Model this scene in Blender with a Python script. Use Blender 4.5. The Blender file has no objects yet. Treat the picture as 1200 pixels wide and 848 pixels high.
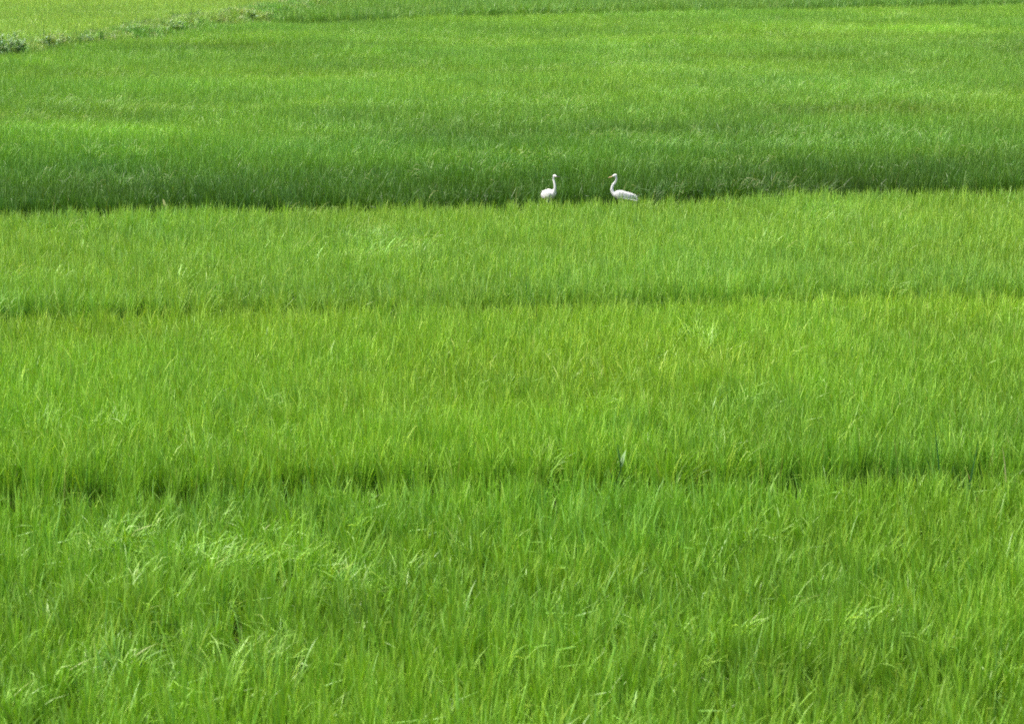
import bpy, bmesh, math, random
import numpy as np
from mathutils import Vector, Matrix

R = math.radians
S = bpy.context.scene
COL = S.collection
rng = np.random.default_rng(11)
random.seed(5)

# ------------------------------------------------------------------ camera geometry
F_PX, PITCH = 3000.0, math.atan(572/3000.0)
CANOPY = 0.55                      # height of the rice surface
CAM_Z = CANOPY + 4.8

def at(u, v, z=CANOPY):
    """world point at height z seen at photo pixel (u, v)"""
    x, y, w = u-600.0, F_PX, -(v-424.0)
    c, s = math.cos(PITCH), math.sin(PITCH)
    dy, dz = y*c + w*s, -y*s + w*c
    k = (z-CAM_Z)/dz
    return (x*k, dy*k)

def line(pts, extend=40.0):
    P = [at(u, v) for u, v in pts]
    (x0, y0), (x1, y1) = P[0], P[1]
    s = (y1-y0)/(x1-x0); P.insert(0, (x0-extend, y0-extend*s))
    (x0, y0), (x1, y1) = P[-2], P[-1]
    s = (y1-y0)/(x1-x0); P.append((x1+extend, y1+extend*s))
    a = np.array(P)
    return lambda x: np.interp(x, a[:, 0], a[:, 1])

L1 = line([(0, 569), (300, 565), (600, 559), (900, 554), (1200, 549)], 8)
L2 = line([(0, 363), (300, 358), (600, 352), (900, 347), (1200, 340)], 10)
L3 = line([(0, 246), (300, 241), (600, 235), (900, 227), (1200, 221)], 12)
L4 = line([(300, 30), (500, 23), (800, 15.5), (1200, 7)], 20)
# weedy dyke in the upper left: x as a function of y
dk = np.array([at(0, 64, .45), at(130, 48, .45), at(270, 24, .45), at(400, 3, .45)])
d_s = (dk[-1, 0]-dk[0, 0])/(dk[-1, 1]-dk[0, 1])
dky = np.concatenate([[dk[0, 1]-30], dk[:, 1], [dk[-1, 1]+60]])
dkx = np.concatenate([[dk[0, 0]-30*d_s], dk[:, 0], [dk[-1, 0]+60*d_s]])
L5 = lambda y: np.interp(y, dky, dkx)

# ------------------------------------------------------------------ noise
def vnoise(x, y, seed):
    t = np.random.default_rng(seed).random((256, 256))
    xi, yi = np.floor(x).astype(int), np.floor(y).astype(int)
    fx, fy = x-xi, y-yi
    fx, fy = fx*fx*(3-2*fx), fy*fy*(3-2*fy)
    g = lambda a, b: t[a % 256, b % 256]
    return ((g(xi, yi)*(1-fx)+g(xi+1, yi)*fx)*(1-fy) + (g(xi, yi+1)*(1-fx)+g(xi+1, yi+1)*fx)*fy)

def fbm(x, y, sx, sy, seed, oct=3):
    v, a, tot = 0, 1.0, 0
    for k in range(oct):
        v = v + a*vnoise(x/sx*2**k+17.3*k, y/sy*2**k+5.1*k, seed+k)
        tot += a; a *= .55
    return v/tot

def sstep(a, b, x):
    t = np.clip((x-a)/(b-a), 0, 1)
    return t*t*(3-2*t)

# ------------------------------------------------------------------ tagging
def tag(o, label=None, cat=None, group=None, kind=None):
    if label: o['label'] = label
    if cat: o['category'] = cat
    if group: o['group'] = group
    if kind: o['kind'] = kind
    return o

def mesh_obj(name, verts, faces, mat=None, parent=None, smooth=False):
    m = bpy.data.meshes.new(name)
    m.from_pydata([tuple(map(float, v)) for v in verts], [], faces)
    m.validate()
    if mat: m.materials.append(mat)
    if smooth:
        m.polygons.foreach_set('use_smooth', [True]*len(m.polygons))
    o = bpy.data.objects.new(name, m)
    COL.objects.link(o)
    if parent: o.parent = parent
    return o

def empty(name, loc, rz=0.0):
    o = bpy.data.objects.new(name, None)
    o.location = loc; o.rotation_euler = (0, 0, rz); o.empty_display_size = .1
    COL.objects.link(o)
    return o

# ------------------------------------------------------------------ materials
def new_mat(name):
    m = bpy.data.materials.new(name); m.use_nodes = True
    nt = m.node_tree; nt.nodes.clear()
    out = nt.nodes.new('ShaderNodeOutputMaterial')
    return m, nt, out

def leaf_material(name, instanced=True, color=(.1, .25, .02), gloss=.40, transl=.27):
    """rice / grass leaf: diffuse + translucent + soft gloss, paler underside, yellow tip"""
    m, nt, out = new_mat(name)
    N, K = nt.nodes, nt.links
    def math_(op, a, b=None, c=None):
        n = N.new('ShaderNodeMath'); n.operation = op
        for i, q in enumerate((a, b, c)):
            if q is None: continue
            if isinstance(q, (int, float)): n.inputs[i].default_value = q
            else: K.new(q, n.inputs[i])
        return n.outputs[0]
    def mix(fac, a, b, mode='MIX'):
        n = N.new('ShaderNodeMix'); n.data_type = 'RGBA'; n.blend_type = mode; n.clamp_factor = True
        for sk, q in ((n.inputs[0], fac), (n.inputs[6], a), (n.inputs[7], b)):
            if isinstance(q, (int, float)): sk.default_value = q
            elif isinstance(q, tuple): sk.default_value = (*q, 1)
            else: K.new(q, sk)
        return n.outputs[2]
    if instanced:
        hc = N.new('ShaderNodeAttribute'); hc.attribute_type = 'INSTANCER'; hc.attribute_name = 'hc'
        base = hc.outputs['Color']
    else:
        rgb = N.new('ShaderNodeRGB'); rgb.outputs[0].default_value = (*color, 1); base = rgb.outputs[0]
    t = N.new('ShaderNodeAttribute'); t.attribute_name = 'bt'
    r = N.new('ShaderNodeAttribute'); r.attribute_name = 'br'
    T, RR = t.outputs['Fac'], r.outputs['Fac']
    # leaf to leaf variation of tone
    val = math_('MULTIPLY_ADD', RR, .42, .79)
    col = mix(1.0, base, (1, 1, 1), 'MULTIPLY')
    sc = N.new('ShaderNodeVectorMath'); sc.operation = 'SCALE'; K.new(col, sc.inputs[0]); K.new(val, sc.inputs['Scale'])
    col = sc.outputs[0]
    # a few leaves are yellowing, others a little bluish
    yel = math_('GREATER_THAN', math_('FRACT', math_('MULTIPLY', RR, 37.3)), .86)
    col = mix(math_('MULTIPLY', yel, .55), col, mix(1.0, col, (1.45, 1.08, .8), 'MULTIPLY'))
    blu = math_('LESS_THAN', math_('FRACT', math_('MULTIPLY', RR, 53.7)), .22)
    col = mix(math_('MULTIPLY', blu, .6), col, mix(1.0, col, (.85, 1.0, 1.4), 'MULTIPLY'))
    dry = math_('GREATER_THAN', math_('FRACT', math_('MULTIPLY', RR, 91.7)), .991)
    col = mix(math_('MULTIPLY', dry, .45), col, (.32, .31, .09))
    tip = math_('MULTIPLY', math_('POWER', T, 5.0), .45)
    col = mix(tip, col, mix(1.0, col, (1.4, 1.15, 1.1), 'MULTIPLY'))
    # underside is paler and greyer
    geo = N.new('ShaderNodeNewGeometry')
    col = mix(math_('MULTIPLY', geo.outputs['Backfacing'], .45), col, mix(1.0, col, (1.12, 1.08, 1.6), 'MULTIPLY'))
    # fine streaks along the world so that neighbours differ
    pb = N.new('ShaderNodeBsdfPrincipled')
    pb.inputs['Roughness'].default_value = gloss
    pb.inputs['Specular IOR Level'].default_value = .45
    K.new(col, pb.inputs['Base Color'])
    tr = N.new('ShaderNodeBsdfTranslucent')
    K.new(mix(1.0, col, (1.15, 1.2, .35), 'MULTIPLY'), tr.inputs['Color'])
    ms = N.new('ShaderNodeMixShader'); ms.inputs[0].default_value = transl
    K.new(pb.outputs[0], ms.inputs[1]); K.new(tr.outputs[0], ms.inputs[2])
    K.new(ms.outputs[0], out.inputs['Surface'])
    return m

def noise_mat(name, c1, c2, scale, rough=.8, bump=.0, detail=6):
    m, nt, out = new_mat(name)
    N, K = nt.nodes, nt.links
    pb = N.new('ShaderNodeBsdfPrincipled'); pb.inputs['Roughness'].default_value = rough
    tc = N.new('ShaderNodeTexCoord'); no = N.new('ShaderNodeTexNoise')
    no.inputs['Scale'].default_value = scale; no.inputs['Detail'].default_value = detail
    K.new(tc.outputs['Object'], no.inputs['Vector'])
    cr = N.new('ShaderNodeValToRGB')
    cr.color_ramp.elements[0].position = .35; cr.color_ramp.elements[1].position = .65
    cr.color_ramp.elements[0].color = (*c1, 1); cr.color_ramp.elements[1].color = (*c2, 1)
    K.new(no.outputs['Fac'], cr.inputs['Fac']); K.new(cr.outputs[0], pb.inputs['Base Color'])
    if bump:
        b = N.new('ShaderNodeBump'); b.inputs['Strength'].default_value = bump; b.inputs['Distance'].default_value = .02
        K.new(no.outputs['Fac'], b.inputs['Height']); K.new(b.outputs[0], pb.inputs['Normal'])
    K.new(pb.outputs[0], out.inputs['Surface'])
    return m

M_LEAF = leaf_material('rice_leaf')
M_SOIL = noise_mat('wet_paddy_mud', (.035, .026, .016), (.07, .055, .03), 3.0, .55, .4)
M_BANK = noise_mat('dyke_earth', (.09, .19, .035), (.15, .20, .06), 2.2, .95, .6)

# ------------------------------------------------------------------ blades
def blade(p0, az, lean, bend, length, width, segs, kink=None, power=1.7, twist=0.0):
    """ribbon leaf -> verts (2 per ring, one at the tip), faces, t"""
    V, T = [], []
    p = np.array(p0, float)
    d_h = np.array([math.cos(az), math.sin(az), 0.0])
    side0 = np.array([-math.sin(az), math.cos(az), 0.0])
    ds = length/segs
    for i in range(segs+1):
        s = i/segs
        th = lean + bend*s**power
        if kink and s > kink[0]: th += kink[1]
        d = d_h*math.sin(th) + np.array([0, 0, math.cos(th)])
        if i == segs:
            V.append(p.copy()); T.append(1.0)
        else:
            w = width*(min(1, .55+1.6*s))*(1-s**2.4)*.5
            n = np.cross(d, side0)
            a = twist[0] if isinstance(twist, tuple) else twist*s
            sd = side0*math.cos(a) + n*math.sin(a)
            V.append(p-sd*w); V.append(p+sd*w); T += [s, s]
        p = p + d*ds
    Fc = [(2*i, 2*i+1, 2*i+3, 2*i+2) for i in range(segs-1)]
    k = 2*(segs-1)
    Fc.append((k, k+1, k+2))
    return V, Fc, T

def hill(seed, n, h, bent=False, rad=.05, width=.011, segs=5, lean_max=17, spread=1.0):
    """one transplanted rice hill: n leaves from a tight bundle of tillers"""
    r = random.Random(seed)
    V, Fc, T, B = [], [], [], []
    for i in range(n):
        az = r.uniform(0, 2*math.pi)
        ra = rad*math.sqrt(r.random())
        paz = r.uniform(0, 2*math.pi)
        z0 = r.choice((0, .05, .12, .2))*h*1.6
        p0 = (ra*math.cos(paz), ra*math.sin(paz), z0)
        L = h*(r.uniform(.64, 1.0) if r.random() < .6 else r.uniform(.9, 1.1)) - z0*.75
        lean = R(abs(r.gauss(0, lean_max*.55))*spread)
        bend = R(abs(r.gauss(8, 16)))
        kink = None
        u = r.random()
        if bent:
            az = r.gauss(-.6, .9)
            lean = R(r.uniform(4, 26)); bend = R(r.uniform(30, 95)); L *= 1.12
            if u < .4: kink = (r.uniform(.5, .75), R(r.uniform(15, 50)))
        elif u < .04:
            kink = (r.uniform(.55, .8), R(r.uniform(30, 100)))
        elif u < .13:
            bend = R(r.uniform(30, 75))
        v, f, t = blade(p0, az, lean, bend, L, width*r.uniform(.7, 1.2), segs, kink,
                        r.uniform(1.3, 2.4), r.uniform(-1.6, 1.6))
        o = len(V)
        V += v; T += t; B += [r.random()]*len(v)
        Fc += [tuple(q+o for q in ff) for ff in f]
    return V, Fc, T, B

# ------------------------------------------------------------------ scatter (geometry nodes on one crop object)
NVAR = 14
def scatter_group():
    ng = bpy.data.node_groups.new('crop_scatter', 'GeometryNodeTree')
    ng.interface.new_socket('Geometry', in_out='INPUT', socket_type='NodeSocketGeometry')
    ng.interface.new_socket('Geometry', in_out='OUTPUT', socket_type='NodeSocketGeometry')
    N, K = ng.nodes, ng.links
    gi, go = N.new('NodeGroupInput'), N.new('NodeGroupOutput')
    def attr(name, typ):
        n = N.new('GeometryNodeInputNamedAttribute'); n.data_type = typ
        n.inputs['Name'].default_value = name
        return n.outputs['Attribute']
    kind, var = attr('kind', 'INT'), attr('var', 'INT')
    rot, scl = attr('rot', 'FLOAT_VECTOR'), attr('scl', 'FLOAT_VECTOR')
    jn = N.new('GeometryNodeJoinGeometry')
    def eq(a, k):
        n = N.new('FunctionNodeCompare'); n.data_type = 'INT'; n.operation = 'EQUAL'
        ins = [s for s in n.inputs if s.type == 'INT']
        K.new(a, ins[0]); ins[1].default_value = k
        return n.outputs[0]
    for k in range(NVAR):
        sp = N.new('GeometryNodeSeparateGeometry'); sp.domain = 'FACE'
        K.new(gi.outputs[0], sp.inputs['Geometry']); K.new(eq(var, k), sp.inputs['Selection'])
        ip = N.new('GeometryNodeInstanceOnPoints')
        K.new(gi.outputs[0], ip.inputs['Points']); K.new(eq(kind, k), ip.inputs['Selection'])
        K.new(sp.outputs['Selection'], ip.inputs['Instance'])
        K.new(rot, ip.inputs['Rotation']); K.new(scl, ip.inputs['Scale'])
        K.new(ip.outputs[0], jn.inputs[0])
    K.new(jn.outputs[0], go.inputs[0])
    return ng
NG = scatter_group()

def crop(name, hills, pts, kinds, rots, scls, cols, mat, label, cat, kind='stuff'):
    """one object: the hill meshes and the points they are set out on"""
    V, Fc, T, B, VAR = [], [], [], [], []
    for k, (v, f, t, b) in enumerate(hills):
        o = len(V)
        V += v; T += t; B += b
        Fc += [tuple(q+o for q in ff) for ff in f]
        VAR += [k]*len(f)
    nb, n = len(V), len(pts)
    verts = [tuple(map(float, v)) for v in V] + [tuple(p) for p in pts.tolist()]
    m = bpy.data.meshes.new(name)
    m.from_pydata(verts, [], Fc)
    m.materials.append(mat)
    m.polygons.foreach_set('use_smooth', [True]*len(Fc))
    def fa(nm, typ, dom, key, arr):
        a = m.attributes.new(nm, typ, dom); a.data.foreach_set(key, arr)
    z = np.zeros(n)
    fa('bt', 'FLOAT', 'POINT', 'value', np.concatenate([T, z]).astype(np.float32))
    fa('br', 'FLOAT', 'POINT', 'value', np.concatenate([B, z]).astype(np.float32))
    fa('var', 'INT', 'FACE', 'value', np.array(VAR, np.int32))
    fa('kind', 'INT', 'POINT', 'value', np.concatenate([-np.ones(nb), kinds]).astype(np.int32))
    def v3(nm, arr):
        fa(nm, 'FLOAT_VECTOR', 'POINT', 'vector', np.concatenate([np.zeros((nb, 3)), arr]).astype(np.float32).ravel())
    v3('rot', rots); v3('scl', scls); v3('hc', cols)
    o = bpy.data.objects.new(name, m); COL.objects.link(o)
    md = o.modifiers.new('scatter', 'NODES'); md.node_group = NG
    return tag(o, label, cat, None, kind)

def grid(x0, x1, y0, y1, step):
    nx, ny = int((x1-x0)/step), int((y1-y0)/step)
    gx, gy = np.meshgrid(np.arange(nx), np.arange(ny))
    x = x0 + (gx.ravel()+rng.uniform(-.48, .48, gx.size)+.5)*step
    y = y0 + (gy.ravel()+rng.uniform(-.48, .48, gy.size)+.5)*step
    return x, y

def in_view(x, y, margin):
    return np.abs(x) < y*0.205 + margin

def patches(x, y, lst, seed):
    """sum of soft uneven patches of the crop, each given by the place it shows at"""
    out = np.zeros(len(x))
    wob = fbm(x, y, 1.4, 1.4, seed)-.5
    for (u, v, ru, rv, amt) in lst:
        cx, cy = at(u, v); ex, ey = at(u+ru, v)[0]-cx, (at(u, v-rv)[1]-at(u, v+rv)[1])/2
        q = ((x-cx)/ex)**2 + ((y-cy)/ey)**2
        out += amt*np.exp(-q*1.2)*(1+1.6*wob)
    return out

def hill_set(seed, n, h, width, segs, lean=17):
    hs = [hill(seed+k, n, h, False, .06, width, segs, lean) for k in range(10)]
    hs += [hill(seed+50+k, n, h, True, .06, width, segs, lean) for k in range(4)]
    return hs

def rice(name, x, y, h, hills, base, warm, cool, seed, label, bent_thr=.66, hvar=.2, sx=2.5, sy=2.5, lean=(0, 0), tone=None, patch=.2, flat=()):
    n = len(x)
    a = fbm(x, y, sx, sy, seed)            # vigour
    b = fbm(x, y, sx*.45, sy*.45, seed+20)
    c = fbm(x, y, sx*1.7, sy*1.7, seed+40)   # hue
    w = fbm(x, y, sx*.8, sy*.5, seed+60)   # wind
    fl = patches(x, y, flat, seed+70)
    bent = (w > bent_thr) & (rng.random(n) < .6) | (rng.random(n) < .015+fl)
    kinds = np.where(bent, 10+rng.integers(0, 4, n), rng.integers(0, 10, n))
    sc = 1 + hvar*(a-.5)*2 + rng.normal(0, .055, n) + .10*(b-.5)
    sc = np.clip(sc, .6, 1.35)
    wid = rng.uniform(.85, 1.15, n)
    scl = np.stack([wid, wid, sc], 1)
    lx = R(lean[0]) + R(9)*(fbm(x, y, 1.6, 1.6, seed+80)-.5)*2 + rng.normal(0, R(3.5), n)
    ly = R(lean[1]) + R(9)*(fbm(x, y, 1.6, 1.6, seed+90)-.5)*2 + rng.normal(0, R(3.5), n)
    # bent hills all lean the same way, so their own rotation stays small
    rz = np.where(bent, rng.normal(0, 1.3, n), rng.uniform(0, 2*math.pi, n))
    rots = np.stack([lx, ly, rz], 1)
    t1 = sstep(.38, .66, c)[:, None]; t2 = sstep(.52, .74, b)[:, None]*.5
    base, warm, cool = map(np.array, (base, warm, cool))
    col = base*(1-t1) + warm*t1
    col = col*(1-t2) + cool*t2
    col = col*(1 + patch*(a-.5)*2)[:, None]
    if tone is not None: col = col*tone
    col = col*rng.uniform(.9, 1.1, n)[:, None]
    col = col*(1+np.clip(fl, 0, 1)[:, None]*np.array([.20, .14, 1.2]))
    pts = np.stack([x, y, np.zeros(n)], 1)
    return crop(name, hills, pts, kinds, rots, scl, col, M_LEAF, label, 'rice')

def edge(x, seed, amp=.04):
    return amp*(2*vnoise(x/1.3, x*0+3.3, seed)-1) + rng.normal(0, .02, len(x))

GREEN_A = ((.182, .390, .032), (.200, .398, .030), (.152, .350, .038))
GREEN_C = ((.222, .428, .052), (.240, .436, .050), (.196, .402, .060))
GREEN_D = ((.096, .262, .028), (.112, .284, .027), (.080, .230, .033))
GREEN_F = ((.285, .480, .078), (.300, .485, .074), (.262, .462, .086))

G1, G2, G3, G4 = .86, .92, .95, 3.0
# near field
x, y = grid(-8, 8, 9, 22.5, .155)
k = in_view(x, y, 3) & (y < L1(x)+edge(x, 1))
x, y = x[k], y[k]
rice('rice_crop', x, y, .56, hill_set(100, 34, .57, .0175, 6, 19), *GREEN_A, 3,
     'dense bright green rice filling the foreground below the nearest dark gap', bent_thr=.80, lean=(0, -2), hvar=.16,
     tone=1+patches(x, y, [(430, 700, 60, 25, -.2), (900, 760, 200, 30, -.12), (330, 590, 200, 15, -.10), (120, 690, 90, 30, -.08), (700, 620, 200, 30, .08)], 5)[:, None],
     flat=[(250, 632, 125, 22, .55), (130, 610, 65, 14, .4), (230, 745, 140, 34, .45), (60, 690, 75, 20, .45), (420, 655, 60, 12, .35), (740, 730, 80, 20, .15)])
# second field
x, y = grid(-10, 10, 18, 31.5, .155)
k = in_view(x, y, 3.5) & (y > L1(x)+G1+edge(x, 2)) & (y < L2(x)+edge(x, 3))
x, y = x[k], y[k]
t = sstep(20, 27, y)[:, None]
rice('rice_crop', x, y, .56, hill_set(200, 34, .57, .016, 5, 18),
     GREEN_A[0], GREEN_A[1], GREEN_A[2], 13, hvar=.12, flat=[(235, 512, 60, 10, .6), (1060, 465, 50, 8, .15), (300, 470, 60, 10, .2)], label=
     'bright green rice between the two dark gaps nearest the viewer', bent_thr=.8, lean=(0, -2),
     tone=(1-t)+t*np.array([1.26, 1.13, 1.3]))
# third field
x, y = grid(-13, 13, 27, 41, .16)
far_gap = sstep(.42, .5, vnoise(x/1.7, x*0+1.1, 77))      # the gap closes up in places
k = in_view(x, y, 4) & (y > L2(x)+G2*(.80+.20*far_gap)+edge(x, 4)) & (y < L3(x)+edge(x, 5, .05))
x, y = x[k], y[k]
rice('rice_crop', x, y, .56, hill_set(300, 34, .585, .0155, 5, 18), *GREEN_C, 23,
     'pale yellow green rice directly in front of the two egrets', bent_thr=.72, hvar=.14, lean=(0, -1), patch=.12)
# the big darker field behind the birds
x, y = grid(-28, 30, 36, 103, .185)
k = in_view(x, y, 6) & (y > L3(x)+G3+edge(x, 6)) & (y < L4(x)+edge(x, 7)) & (x > L5(y)+1.25+edge(y, 8, .15))
x, y = x[k], y[k]
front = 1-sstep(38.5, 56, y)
dark = sstep(.45, .75, fbm(x, y, 5, 3.5, 402))*sstep(100, 60, y)
tone = np.ones((len(x), 3))
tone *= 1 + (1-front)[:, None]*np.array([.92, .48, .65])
tone *= 1 - .12*dark[:, None]
tone *= 1 - .30*(1-sstep(.5, 6, y-L3(x)-G3))[:, None]  # shade along the crop's front edge, deepened in the leaf colour
tone *= 1 + patches(x, y, [(1010, 130, 190, 9, -.30), (850, 152, 130, 7, -.22), (1180, 60, 60, 7, -.34), (860, 66, 120, 4, -.18), (640, 152, 200, 9, -.14), (210, 55, 110, 5, -.25),
    (60, 88, 90, 6, -.18), (1000, 215, 260, 9, -.22), (120, 222, 160, 9, -.15), (460, 78, 120, 5, -.12), (200, 152, 260, 15, .22), (640, 60, 300, 16, .12), (380, 100, 260, 9, .12), (1080, 36, 120, 3, .25)], 9)[:, None]
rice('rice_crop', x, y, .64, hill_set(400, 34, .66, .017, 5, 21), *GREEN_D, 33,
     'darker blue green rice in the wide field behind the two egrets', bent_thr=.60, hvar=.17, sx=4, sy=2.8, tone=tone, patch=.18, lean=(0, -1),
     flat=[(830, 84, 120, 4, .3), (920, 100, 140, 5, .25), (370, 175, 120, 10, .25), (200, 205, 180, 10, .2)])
# strip beyond the far gap
x, y = grid(-26, 36, 78, 136, .24)
k = in_view(x, y, 8) & (y > L4(x)+G4+edge(x, 9)) & (x > L5(y)+1.7+edge(y, 10, .2))
x, y = x[k], y[k]
rice('rice_crop', x, y, .6, hill_set(500, 30, .78, .022, 4, 24), (.16, .35, .055), (.18, .37, .05), (.13, .31, .062), 43,
     'mid green rice along the top edge beyond the farthest dark line', bent_thr=.7, hvar=.14, sx=4, sy=4, patch=.12)
# bright field across the dyke
x, y = grid(-36, 2, 62, 136, .21)
k = in_view(x, y, 8) & (x < L5(y)-.8+edge(y, 11, .12))
x, y = x[k], y[k]
rice('rice_crop', x, y, .5, hill_set(600, 30, .52, .022, 4, 22), *GREEN_F, 53,
     'palest yellow green rice in the top left corner beyond the weedy dyke', bent_thr=.8, hvar=.1, sx=5, sy=5, patch=.10)

# ------------------------------------------------------------------ ground, bunds, dyke
g = mesh_obj('ground', [(-900, -60, 0), (900, -60, 0), (900, 1500, 0), (-900, 1500, 0)], [(0, 1, 2, 3)], M_SOIL)
tag(g, kind='structure')

def ridge(name, path, width, height, mat, seed):
    """earth ridge swept along a path, sunk a little into the mud"""
    n, pr = len(path), [(-.5, -.05), (-.36, .55), (-.18, .95), (0, 1.0), (.18, .95), (.36, .55), (.5, -.05)]
    V, Fc = [], []
    r = np.random.default_rng(seed)
    for i, (px, py) in enumerate(path):
        a, b = path[max(i-1, 0)], path[min(i+1, n-1)]
        d = np.array([b[0]-a[0], b[1]-a[1]]); d /= np.linalg.norm(d)
        nn = np.array([-d[1], d[0]])
        for (s, h) in pr:
            j = r.normal(0, .03)
            q = np.array([px, py]) + nn*(s*width*(1+j))
            V.append((q[0], q[1], max(h*height*(1+r.normal(0, .06)), -.02 if h < 0 else .005)))
    m = len(pr)
    for i in range(n-1):
        for j in range(m-1):
            Fc.append((i*m+j, i*m+m+j, i*m+m+j+1, i*m+j+1)[::-1])
    o = mesh_obj(name, V, Fc, mat, None, True)
    return tag(o, kind='structure')

def path_y(L, off, x0, x1, st=.3):
    xs = np.arange(x0, x1, st)
    return list(zip(xs, L(xs)+off))
BUND3 = .20
ridge('paddy_bund', path_y(L1, G1/2, -8.5, 8.5), .46, .10, M_SOIL, 1)
ridge('paddy_bund', path_y(L2, G2/2, -10.5, 10.5), .36, .04, M_SOIL, 2)
ridge('paddy_bund', path_y(L3, G3/2, -13.5, 13.5), .56, BUND3, M_SOIL, 3)
ridge('paddy_bund', path_y(L4, G4/2, -8, 34), .8, .12, M_SOIL, 4)
ys = np.arange(64, 130, .4)
DYKE_H = .52
ridge('dyke', list(zip(L5(ys), ys)), 2.3, DYKE_H, M_BANK, 5)

# ------------------------------------------------------------------ low grass on the bunds and the dyke
def grass_hills(seed, n, h, width, segs=3):
    return [hill(seed+k, n, h*random.uniform(.7, 1.2), k >= 9, .09, width, segs, 34, 1.2) for k in range(14)]

def grass_strip(name, x, y, z, hills, c1, c2, c3, smin, smax, label, seed, kind='stuff'):
    n = len(x)
    kinds = rng.integers(0, 14, n)
    s = rng.uniform(smin, smax, n)*(.6+.8*fbm(x, y, .9, .9, seed))
    scl = np.stack([s*rng.uniform(.8, 1.2, n), s*rng.uniform(.8, 1.2, n), s], 1)
    rots = np.stack([rng.normal(0, .1, n), rng.normal(0, .1, n), rng.uniform(0, 6.28, n)], 1)
    t = sstep(.35, .6, fbm(x, y, 1.6, 1.6, seed+5))[:, None]
    u = (rng.random(n) < .14)[:, None]
    col = np.array(c1)*(1-t)+np.array(c2)*t
    col = np.where(u, np.array(c3), col)*rng.uniform(.8, 1.2, n)[:, None]
    return crop(name, hills, np.stack([x, y, z], 1), kinds, rots, scl, col, M_LEAF, label, 'grass', kind)

def along(L, off, w, x0, x1, step):
    xs = np.arange(x0, x1, step)
    xs = np.repeat(xs, 3) + rng.uniform(-step, step, len(xs)*3)
    o = rng.uniform(-.5, .5, len(xs))
    return xs, L(xs)+off+o*w, o
gh = grass_hills(900, 26, .22, .008)
X, Y, Z = [], [], []
for (L, off, w, x0, x1, h) in ((L1, G1/2, .5, -8, 8, .09), (L2, G2/2, .35, -10, 10, .03), (L3, G3/2, .55, -13, 13, BUND3-.02)):
    a, b, o = along(L, off, w, x0, x1, .09)
    X.append(a); Y.append(b); Z.append(np.maximum(h*(1-(2*np.abs(o))**2.2), 0)-.01)
X, Y, Z = map(np.concatenate, (X, Y, Z))
k = rng.random(len(X)) < .36
grass_strip('bund_grass', X[k], Y[k], Z[k], gh, (.045, .14, .015), (.06, .17, .015), (.10, .19, .04), .5, .9,
            'short dark grass growing low in the gaps between the paddies', 71)
# dyke: pale low weeds in the middle, longer green grass on its far flank
ys = rng.uniform(64, 128, 17000); o = rng.uniform(-1, 1, len(ys))
xs = L5(ys)+o*1.0
zz = np.maximum(DYKE_H*(1-np.abs(o*1.0/1.15)**2.4), 0)-.02
gd = grass_hills(950, 30, .26, .014)
grass_strip('dyke_grass', xs, ys, zz, gd, (.17, .38, .06), (.26, .43, .09), (.35, .43, .16), .5, 1.35,
            'pale dry weedy grass along the top of the dyke', 75)
ys = rng.uniform(64, 128, 2600); o = rng.uniform(-1.0, -.72, len(ys))
k = fbm(ys, ys*0+2.2, 2.2, 1, 99) > .34
ys, o = ys[k], o[k]
gt = grass_hills(970, 34, .62, .014, 4)
grass_strip('dyke_grass', L5(ys)+o*1.0, ys, ys*0+.05, gt, (.045, .14, .02), (.07, .19, .024), (.10, .20, .06), .6, 1.05,
            'long dark green grass on the far flank of the dyke', 79)

# ------------------------------------------------------------------ single weeds
def ribbons(name, specs, mat, parent):
    V, Fc, T, B = [], [], [], []
    for s in specs:
        v, f, t = blade(*s)
        o = len(V); V += v; T += t; B += [random.random()]*len(v)
        Fc += [tuple(q+o for q in ff) for ff in f]
    ob = mesh_obj(name, V, Fc, mat, parent, True)
    m = ob.data
    a = m.attributes.new('bt', 'FLOAT', 'POINT'); a.data.foreach_set('value', T)
    a = m.attributes.new('br', 'FLOAT', 'POINT'); a.data.foreach_set('value', B)
    return ob

def stem(name, pts, r0, r1, mat, parent, n=6):
    V, Fc = [], []
    k = len(pts)
    for i, p in enumerate(pts):
        a, b = Vector(pts[max(0, i-1)]), Vector(pts[min(k-1, i+1)])
        d = (b-a).normalized(); u = d.orthogonal().normalized(); w = d.cross(u)
        r = r0+(r1-r0)*i/(k-1)
        for j in range(n):
            q = Vector(p)+u*(r*math.cos(6.2832*j/n))+w*(r*math.sin(6.2832*j/n))
            V.append(q)
    for i in range(k-1):
        for j in range(n):
            Fc.append((i*n+j, i*n+(j+1) % n, i*n+n+(j+1) % n, i*n+n+j))
    Fc.append(tuple(range(n))[::-1]); Fc.append(tuple(range((k-1)*n, k*n)))
    return mesh_obj(name, V, Fc, mat, parent, True)

M_WEED = leaf_material('weed_leaf_dark', False, (.042, .15, .026), .75)
M_WPALE = leaf_material('weed_leaf_pale', False, (.28, .48, .16), .85, .3)
M_WMID = leaf_material('weed_leaf_mid', False, (.085, .21, .04))
M_SILV = leaf_material('weed_leaf_silver', False, (.25, .39, .15), .7, .25)
M_DRY = leaf_material('dry_straw', False, (.50, .52, .24), .8, .2)

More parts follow.
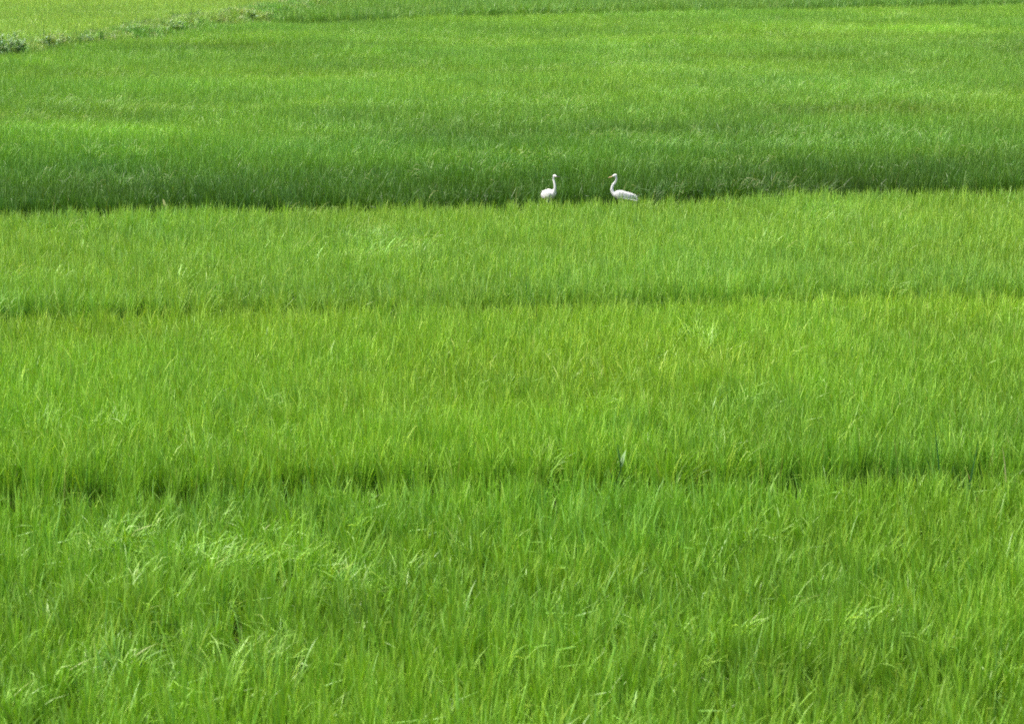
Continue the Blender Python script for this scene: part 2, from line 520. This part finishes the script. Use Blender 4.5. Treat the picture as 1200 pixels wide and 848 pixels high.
# pale-leaved weed in the nearest gap
px, py = at(723.5, 563, .45)
t = empty('gap_weed', (px, L1(px)+.28, .09))
tag(t, 'single tall weed with one pale upright leaf in the nearest dark gap', 'weed')
stem('stem', [(0, 0, 0), (0, .0, .2), (.01, 0, .36), (.03, 0, .47), (.045, 0, .55)], .005, .003, M_WMID, t)
ribbons('leaf', [((.03, 0, .47), math.pi, R(9), R(2), .22, .016, 6, None, 1.7, (1.2,))], M_WEED, t)
o = ribbons('leaf', [((.03, 0, .47), math.pi/2-.6, R(24), R(26), .15, .040, 6)], M_WPALE, t); o['label'] = 'pale silvery leaf'
ribbons('leaf', [((.02, 0, .42), -.4, R(2), R(12), .26, .013, 6), ((0, 0, .25), 2.6, R(18), R(30), .22, .014, 6)], M_WMID, t)

def reed(u, v, label, specs, mat, L=L1, off=.3, z=.09, name='reed_weed'):
    px, py = at(u, v, .45)
    t = empty(name, (px, L(px)+off, z))
    tag(t, label, 'weed')
    for s in specs: ribbons('leaf', [tuple(s)+(None, 1.7, (1.35,))], mat, t)
    return t
reed(1108, 558, 'tall dark reed with two crossing blades rising from the nearest gap',
     [((0, 0, 0), math.pi, R(5), R(6), .86, .016, 7), ((0, 0, .02), math.pi, R(14), R(14), .56, .017, 7), ((.02, 0, 0), .3, R(6), R(14), .5, .013, 6)], M_WEED)
reed(1133, 556, 'lone dark reed blade leaning right in the nearest gap',
     [((0, 0, 0), 0, R(8), R(4), .70, .017, 7), ((.01, 0, 0), 2.9, R(10), R(20), .4, .012, 6)], M_WEED)
reed(1184, 556, 'dry straw coloured stalk standing in the nearest gap at the right edge',
     [((0, 0, 0), math.pi, R(3), R(10), .62, .014, 7), ((.01, 0, .1), -.5, R(12), R(35), .34, .010, 6)], M_DRY, name='dry_stalk')
reed(1152, 557, 'thin pale grass stalk leaning left in the nearest gap',
     [((0, 0, 0), math.pi, R(14), R(16), .46, .008, 7)], M_DRY, name='dry_stalk')
reed(793, 352, 'pair of pale crossed grass blades in the middle gap',
     [((0, 0, 0), math.pi, R(22), R(30), .56, .013, 6), ((0, 0, 0), math.pi, R(32), R(30), .52, .013, 6), ((.05, 0, 0), .2, R(8), R(10), .4, .013, 6)], M_WPALE, L2, .2, .08)
reed(198, 246, 'small tan seed head in front of the dark field left of the egrets',
     [((0, 0, 0), math.pi, R(4), R(4), .42, .008, 6), ((-.02, 0, .36), math.pi, R(12), R(20), .12, .045, 5), ((-.01, 0, .30), 0, R(8), R(20), .10, .03, 5)], M_DRY, L3, .2, BUND3-.02, 'dry_stalk')

reed(729.2, 238, 'dark thin blades of grass crossing in front of the right egret',
     [((0, 0, 0), 0, R(1), R(2), .66, .014, 6), ((.08, 0, 0), 0, R(4), R(8), .56, .013, 6), ((.11, .01, 0), 0, R(6), R(10), .56, .013, 6), ((.15, 0, 0), 0, R(5), R(12), .55, .013, 6),
      ((-.08, 0, 0), 0, R(3), R(8), .55, .012, 6)], M_WEED, L3, .12, BUND3-.06)

# bushy weed at the left edge of the frame, on the dyke
def bush(name, loc, w, h, n_stem, n_leaf, ll, lw, mat, label, seed, group=None):
    r = random.Random(seed); st = random.getstate(); random.seed(seed)
    t = empty(name, loc)
    tag(t, label, 'weed', group)
    SV, LV = [], []
    for i in range(n_stem):
        a = r.uniform(0, 6.28); q = math.sqrt(r.random())*.35
        hh = h*r.uniform(.55, 1.08)
        tipr = math.sqrt(r.random())
        b = (w*q*math.cos(a), w*q*math.sin(a), -.03)
        tp = (w*tipr*math.cos(a), w*tipr*math.sin(a), hh*(1-.35*tipr*tipr))
        d = Vector(tp)-Vector(b)
        lean = math.acos(max(-1, min(1, d.z/d.length)))
        SV.append((b, a, lean*.8, lean*.4, d.length, .012, 5))
        for k in range(n_leaf):
            s = r.uniform(.25, 1.0)
            p = Vector(b)+d*s
            LV.append((tuple(p), r.uniform(0, 6.28), R(r.uniform(20, 95)), R(r.uniform(10, 60)), ll*r.uniform(.6, 1.2), lw*r.uniform(.7, 1.2), 4))
    ribbons('stem', SV, M_WMID, t)
    ribbons('foliage', LV, mat, t)
    random.setstate(st)
    return t
px, py = at(8, 66, .5)
bush('leafy_weed', (px, py, .45), .62, .74, 34, 26, .13, .045, M_SILV,
     'bushy silvery green weed cut by the left edge of the frame', 1)
px, py = at(28, 58, .3)
reed(29, 60, 'two thin pale stalks rising beside the bushy silvery weed',
     [((0, 0, 0), .4, R(2), R(6), .75, .02, 5), ((.06, 0, 0), 2.8, R(4), R(12), .55, .02, 5)], M_WMID, lambda x: py, 0, .45, 'weed_stalk')

# tufts along the dyke
tuft0 = None
def copy_tree(o, parent=None):
    c = o.copy(); COL.objects.link(c)
    if parent: c.parent = parent
    for ch in list(o.children): copy_tree(ch, c)
    return c
r = random.Random(8)
def make_tuft(loc, mat, h, seed, label, group):
    rr = random.Random(seed)
    t = empty('weed_tuft', loc); tag(t, label, 'weed', group)
    ribbons('leaf', [((rr.gauss(0, .05), rr.gauss(0, .05), -.03), rr.uniform(0, 6.28), R(rr.uniform(3, 26)), R(rr.uniform(5, 50)),
                      h*rr.uniform(.6, 1.1), .028, 4) for _ in range(26)], mat, t)
    return t
dark_px = [(118, 50), (94, 55), (86, 55), (150, 44), (180, 39), (184, 38), (191, 37), (245, 28), (258, 27), (302, 14), (330, 13)]
pale_px = [(62, 57), (70, 55), (104, 52), (160, 42), (206, 36), (352, 9), (388, 4), (290, 22)]
T0 = T1 = None
for i, (u, v) in enumerate(dark_px):
    px, py = at(u, v, .5)
    if T0 is None:
        T0 = make_tuft((px, py, .47), M_WMID, .5, 3, 'dark upright tuft of weeds growing on the pale dyke', 'dark weed tufts along the dyke'); c = T0
    else:
        c = copy_tree(T0)
    c.location = (px, py, .47); c.rotation_euler = (0, 0, r.uniform(0, 6)); q = r.uniform(.6, 1.05); c.scale = (q*.7, q*.7, q)
for i, (u, v) in enumerate(pale_px):
    px, py = at(u, v, .5)
    if T1 is None:
        T1 = bush('leafy_weed', (px, py, .47), .34, .42, 12, 14, .12, .045, M_SILV, 'low pale leafy weed clump growing on the dyke', 21, 'pale weed clumps along the dyke'); c = T1
    else:
        c = copy_tree(T1)
    c.location = (px, py, .47); c.rotation_euler = (0, 0, r.uniform(0, 6)); q = r.uniform(.7, 1.3); c.scale = (q*1.3, q*1.1, q*.8)

# ------------------------------------------------------------------ egrets
def white_mat():
    m, nt, out = new_mat('white_feathers')
    N, K = nt.nodes, nt.links
    pb = N.new('ShaderNodeBsdfPrincipled'); pb.inputs['Roughness'].default_value = .75
    pb.inputs['Specular IOR Level'].default_value = .2
    tc = N.new('ShaderNodeTexCoord'); mp = N.new('ShaderNodeMapping'); mp.inputs['Scale'].default_value = (30, 90, 90)
    no = N.new('ShaderNodeTexNoise'); no.inputs['Scale'].default_value = 1.0; no.inputs['Detail'].default_value = 4
    K.new(tc.outputs['Object'], mp.inputs[0]); K.new(mp.outputs[0], no.inputs['Vector'])
    cr = N.new('ShaderNodeValToRGB')
    cr.color_ramp.elements[0].color = (.60, .60, .60, 1); cr.color_ramp.elements[1].color = (.74, .74, .73, 1)
    K.new(no.outputs['Fac'], cr.inputs['Fac']); K.new(cr.outputs[0], pb.inputs['Base Color'])
    b = N.new('ShaderNodeBump'); b.inputs['Strength'].default_value = .35; b.inputs['Distance'].default_value = .006
    K.new(no.outputs['Fac'], b.inputs['Height']); K.new(b.outputs[0], pb.inputs['Normal'])
    K.new(pb.outputs[0], out.inputs['Surface'])
    return m
def plain(name, c, rough=.5):
    return noise_mat(name, tuple(q*.85 for q in c), c, 60, rough)
M_WHITE = white_mat()
M_BLACK = plain('black_horn', (.018, .017, .016), .4)
M_ORANGE = plain('orange_yellow_horn', (.60, .42, .18), .4)
M_EYE = plain('eye', (.02, .018, .012), .15)
M_SKIN = plain('lore_skin', (.45, .42, .12), .5)

def catmull(P, n):
    P = [np.array(p, float) for p in P]
    P = [2*P[0]-P[1]] + P + [2*P[-1]-P[-2]]
    out = []
    for i in range(1, len(P)-2):
        for k in range(n):
            t = k/n
            a, b, c, d = P[i-1:i+3]
            out.append(.5*((2*b)+(-a+c)*t+(2*a-5*b+4*c-d)*t*t+(-a+3*b-3*c+d)*t**3))
    out.append(P[-2])
    return out

def loft(name, rings, mat, parent, seg=18, n=5):
    """rings: (x, y, z, half width, half depth) along a spine -> one closed surface"""
    Q = catmull(rings, n)
    V, Fc = [], []
    k = len(Q)
    for i, q in enumerate(Q):
        a, b = Vector(Q[max(0, i-1)][:3]), Vector(Q[min(k-1, i+1)][:3])
        d = (b-a).normalized()
        side = Vector((0, 1, 0)); side = (side-d*side.dot(d)).normalized(); up = d.cross(side)
        for j in range(seg):
            an = 6.28318*j/seg
            V.append(Vector(q[:3])+side*(max(q[3], .0006)*math.cos(an))+up*(max(q[4], .0006)*math.sin(an)))
    for i in range(k-1):
        for j in range(seg):
            Fc.append((i*seg+j, i*seg+(j+1) % seg, (i+1)*seg+(j+1) % seg, (i+1)*seg+j))
    Fc.append(tuple(range(seg))[::-1]); Fc.append(tuple(range((k-1)*seg, k*seg)))
    return mesh_obj(name, V, Fc, mat, parent, True)

def ball(name, c, r, mat, parent, sc=(1, 1, 1)):
    bm = bmesh.new(); bmesh.ops.create_uvsphere(bm, u_segments=12, v_segments=8, radius=r)
    for v in bm.verts: v.co = Vector((v.co.x*sc[0]+c[0], v.co.y*sc[1]+c[1], v.co.z*sc[2]+c[2]))
    m = bpy.data.meshes.new(name); bm.to_mesh(m); bm.free(); m.materials.append(mat)
    m.polygons.foreach_set('use_smooth', [True]*len(m.polygons))
    o = bpy.data.objects.new(name, m); COL.objects.link(o); o.parent = parent
    return o

def egret(loc, rz, neck, head, bill_dir, bill_mat, bill_len, body, tail, foot_z, label, bz=0.0):
    """x forward, z up, origin on the bund under the body; neck: spine rings from shoulder to nape"""
    neck = [(a, b, c, d*.90, e*.90) for a, b, c, d, e in neck]
    t = empty('egret', loc, rz); tag(t, label, 'bird', 'egrets standing on the bund')
    hx, hz = head
    bd = Vector((bill_dir[0], 0, bill_dir[1])).normalized()
    hd = [(hx+bd.x*-.018, 0, hz+.001, .0175, .019), (hx, 0, hz+.003, .019, .0215), (hx+bd.x*.022, 0, hz+bd.z*.022, .015, .016),
          (hx+bd.x*.036, 0, hz+bd.z*.036-.001, .0105, .011), (hx+bd.x*.044, 0, hz+bd.z*.044-.001, .004, .005)]
    loft('body', body + neck + hd, M_WHITE, t, 20, 5)
    # bill: two mandibles as one horn, long and pointed
    b0 = Vector((hx, 0, hz))+bd*.034
    rb = []
    for s, w, d in ((0, .008, .0105), (.25, .007, .009), (.6, .0045, .0062), (.9, .002, .003), (1, .0004, .0006)):
        p = b0+bd*(bill_len*s); rb.append((p.x, 0, p.z-.0015, w*.85, d*.95))
    loft('bill', rb, bill_mat, t, 10, 3)
    for s in (-1, 1):
        ball('eye', (hx+bd.x*.016, s*.0175, hz+bd.z*.016+.006), .0045, M_EYE, t, (1, .6, 1))
        loft('lore', [(hx+bd.x*.020, s*.0150, hz+bd.z*.020+.002, .001, .002), (hx+bd.x*.032, s*.0112, hz+bd.z*.032+.001, .0018, .005),
                      (hx+bd.x*.042, s*.007, hz+bd.z*.042, .001, .003)], M_SKIN, t, 8, 2)
    # folded wings: flattened shells along the flank, ending in pointed primaries
    (tx, tz) = tail
    for s in (-1, 1):
        w = [(.105, s*.040, .545+bz, .006, .012), (.07, s*.062, .560+bz, .016, .050), (.0, s*.067, .555+bz, .018, .062),
             (tx*.38, s*.056, .535+bz, .016, .050), (tx*.72, s*.036, tz+.040, .010, .030), (tx+.012, s*.014, tz+.012, .004, .010), (tx-.01, s*.008, tz, .001, .002)]
        wo = loft('wing', w, M_WHITE, t, 14, 5)
        # flight feathers as overlapping vanes on the lower edge of the wing
        FV = []; kf = min(1, -tx/.225)
        for k in range(7):
            u = k/6
            FV.append(((.03-.15*u*kf, s*(.078-.030*u), .525+bz-.02*u), math.pi, R(100+6*u), R(8), .13*kf*kf, .020, 4, None, 1.5, s*1.2))
        ribbons('flight_feathers', FV, M_WHITE, wo)
    loft('tail', [(tx*.58, 0, tz+.05, .035, .014), (tx+.03, 0, tz+.012, .03, .009), (tx-.01, 0, tz-.006, .022, .004), (tx-.02, 0, tz-.010, .012, .002)], M_WHITE, t, 12, 4)
    # long loose back plumes
    PV = []
    rr = random.Random(4)
    for k in range(16):
        PV.append(((.02-.06*rr.random(), rr.uniform(-.05, .05), .612+bz-.012*rr.random()), math.pi+rr.uniform(-.15, .15), R(97+8*rr.random()), R(22), -tx*1.0*rr.uniform(.75, 1.15), .010, 6, None, 1.4, .5))
    ribbons('back_plumes', PV, M_WHITE, t)
    for s, dx in ((-1, .03), (1, -.02)):
        loft('thigh', [(.01, s*.03, .515+bz, .026, .032), (.0, s*.031, .465, .016, .019), (-.005+dx*.2, s*.032, .425, .009, .010)], M_WHITE, t, 12, 4)
        lg = loft('leg', [(-.005+dx*.2, s*.032, .435, .007, .008), (-.01+dx*.3, s*.032, .39, .006, .007), (-.018+dx*.6, s*.033, .30, .0065, .0068),
                          (-.004+dx, s*.034, .20+foot_z*.3, .0048, .0048), (.0+dx, s*.034, foot_z+.012, .006, .006)], M_BLACK, t, 10, 4)
        fx = dx
        for k, (az, L) in enumerate(((0, .075), (.5, .06), (-.5, .06), (math.pi, .045))):
            c, sn = math.cos(az), math.sin(az)
            Q = [(fx, s*.034, foot_z+.012), (fx+c*L*.5, s*.034+sn*L*.5, foot_z+.008), (fx+c*L, s*.034+sn*L, foot_z+.002)]
            stem('toe', Q, .0045, .0018, M_BLACK, lg, 6)
    return t

# right bird: side on, facing left, S-bent neck, body sloping down to the tail
body = [(-.20, 0, .495, .006, .006), (-.16, 0, .510, .030, .026), (-.09, 0, .532, .052, .050), (0, 0, .548, .064, .066), (.06, 0, .552, .058, .062)]
neck = [(.110, 0, .562, .040, .040), (.142, 0, .604, .026, .028), (.150, 0, .655, .021, .023), (.131, 0, .710, .018, .020),
        (.097, 0, .752, .0165, .018), (.083, 0, .800, .016, .017), (.094, 0, .834, .017, .018)]
px, py = at(730, 233)
egret((px, L3(px)+.30, 0), math.pi, neck, (.106, .848), (.93, -.30), M_ORANGE, .080, body, (-.245, .486), BUND3-.005,
      'white egret on the right, facing left with an orange bill and curved neck')
# left bird: turned towards the camera, upright neck, black bill pointing right
body = [(-.15, 0, .525, .010, .010), (-.125, 0, .533, .046, .046), (-.07, 0, .548, .070, .072), (0, 0, .560, .076, .082), (.06, 0, .572, .062, .070)]
neck = [(.105, 0, .590, .040, .044), (.132, 0, .640, .024, .026), (.138, 0, .690, .0195, .021), (.124, 0, .745, .0175, .019),
        (.108, 0, .795, .0165, .018), (.112, 0, .832, .017, .018)]
px, py = at(643.3, 233)
egret((px, L3(px)+.30, 0), R(-49), neck, (.135, .848), (1.0, -.02), M_BLACK, .105, body, (-.135, .545), BUND3-.005,
      'white egret on the left, facing right with a black bill and upright neck', .014).location.z += .03

# ------------------------------------------------------------------ light, sky, camera
SUN_EL, SUN_AZ = 64.0, -95.0        # azimuth measured from +Y (view direction) towards +X
w = bpy.data.worlds.new('World'); S.world = w; w.use_nodes = True
nt = w.node_tree
sky = nt.nodes.new('ShaderNodeTexSky'); sky.sky_type = 'NISHITA'; sky.sun_disc = False
sky.sun_elevation = R(SUN_EL); sky.sun_rotation = R(SUN_AZ)
sky.air_density = 1.0; sky.dust_density = 7.0; sky.ozone_density = 1.0
bg = nt.nodes['Background']; bg.inputs['Strength'].default_value = .14
nt.links.new(sky.outputs[0], bg.inputs['Color'])
sun = bpy.data.lights.new('sun', 'SUN'); sun.energy = 1.5; sun.angle = R(20); sun.color = (1.0, .97, .91)
so = bpy.data.objects.new('sun', sun); COL.objects.link(so)
d = Vector((math.sin(R(SUN_AZ))*math.cos(R(SUN_EL)), math.cos(R(SUN_AZ))*math.cos(R(SUN_EL)), math.sin(R(SUN_EL))))
so.rotation_euler = d.to_track_quat('Z', 'Y').to_euler()
so.location = (0, 30, 40)

cam = bpy.data.cameras.new('camera'); co = bpy.data.objects.new('camera', cam); COL.objects.link(co)
cam.sensor_width = 36; cam.lens = 90; cam.clip_start = .5; cam.clip_end = 3000
co.location = (0, 0, CAM_Z); co.rotation_euler = (math.pi/2-PITCH, 0, 0)
cam.dof.use_dof = True; cam.dof.focus_distance = 36.0; cam.dof.aperture_fstop = 4.5
S.camera = co

S.view_settings.view_transform = 'Standard'; S.view_settings.look = 'None'
S.view_settings.gamma = 1.0; S.view_settings.exposure = 1.06
S.render.engine = 'CYCLES'
cy = S.cycles
cy.max_bounces = 8; cy.diffuse_bounces = 5; cy.transmission_bounces = 5; cy.glossy_bounces = 2; cy.transparent_max_bounces = 4
cy.caustics_reflective = False; cy.caustics_refractive = False
cy.filter_width = 1.8; cy.use_denoising = False; cy.denoiser = 'OPENIMAGEDENOISE'; cy.denoising_input_passes = 'RGB_ALBEDO_NORMAL'; cy.denoising_prefilter = 'ACCURATE'
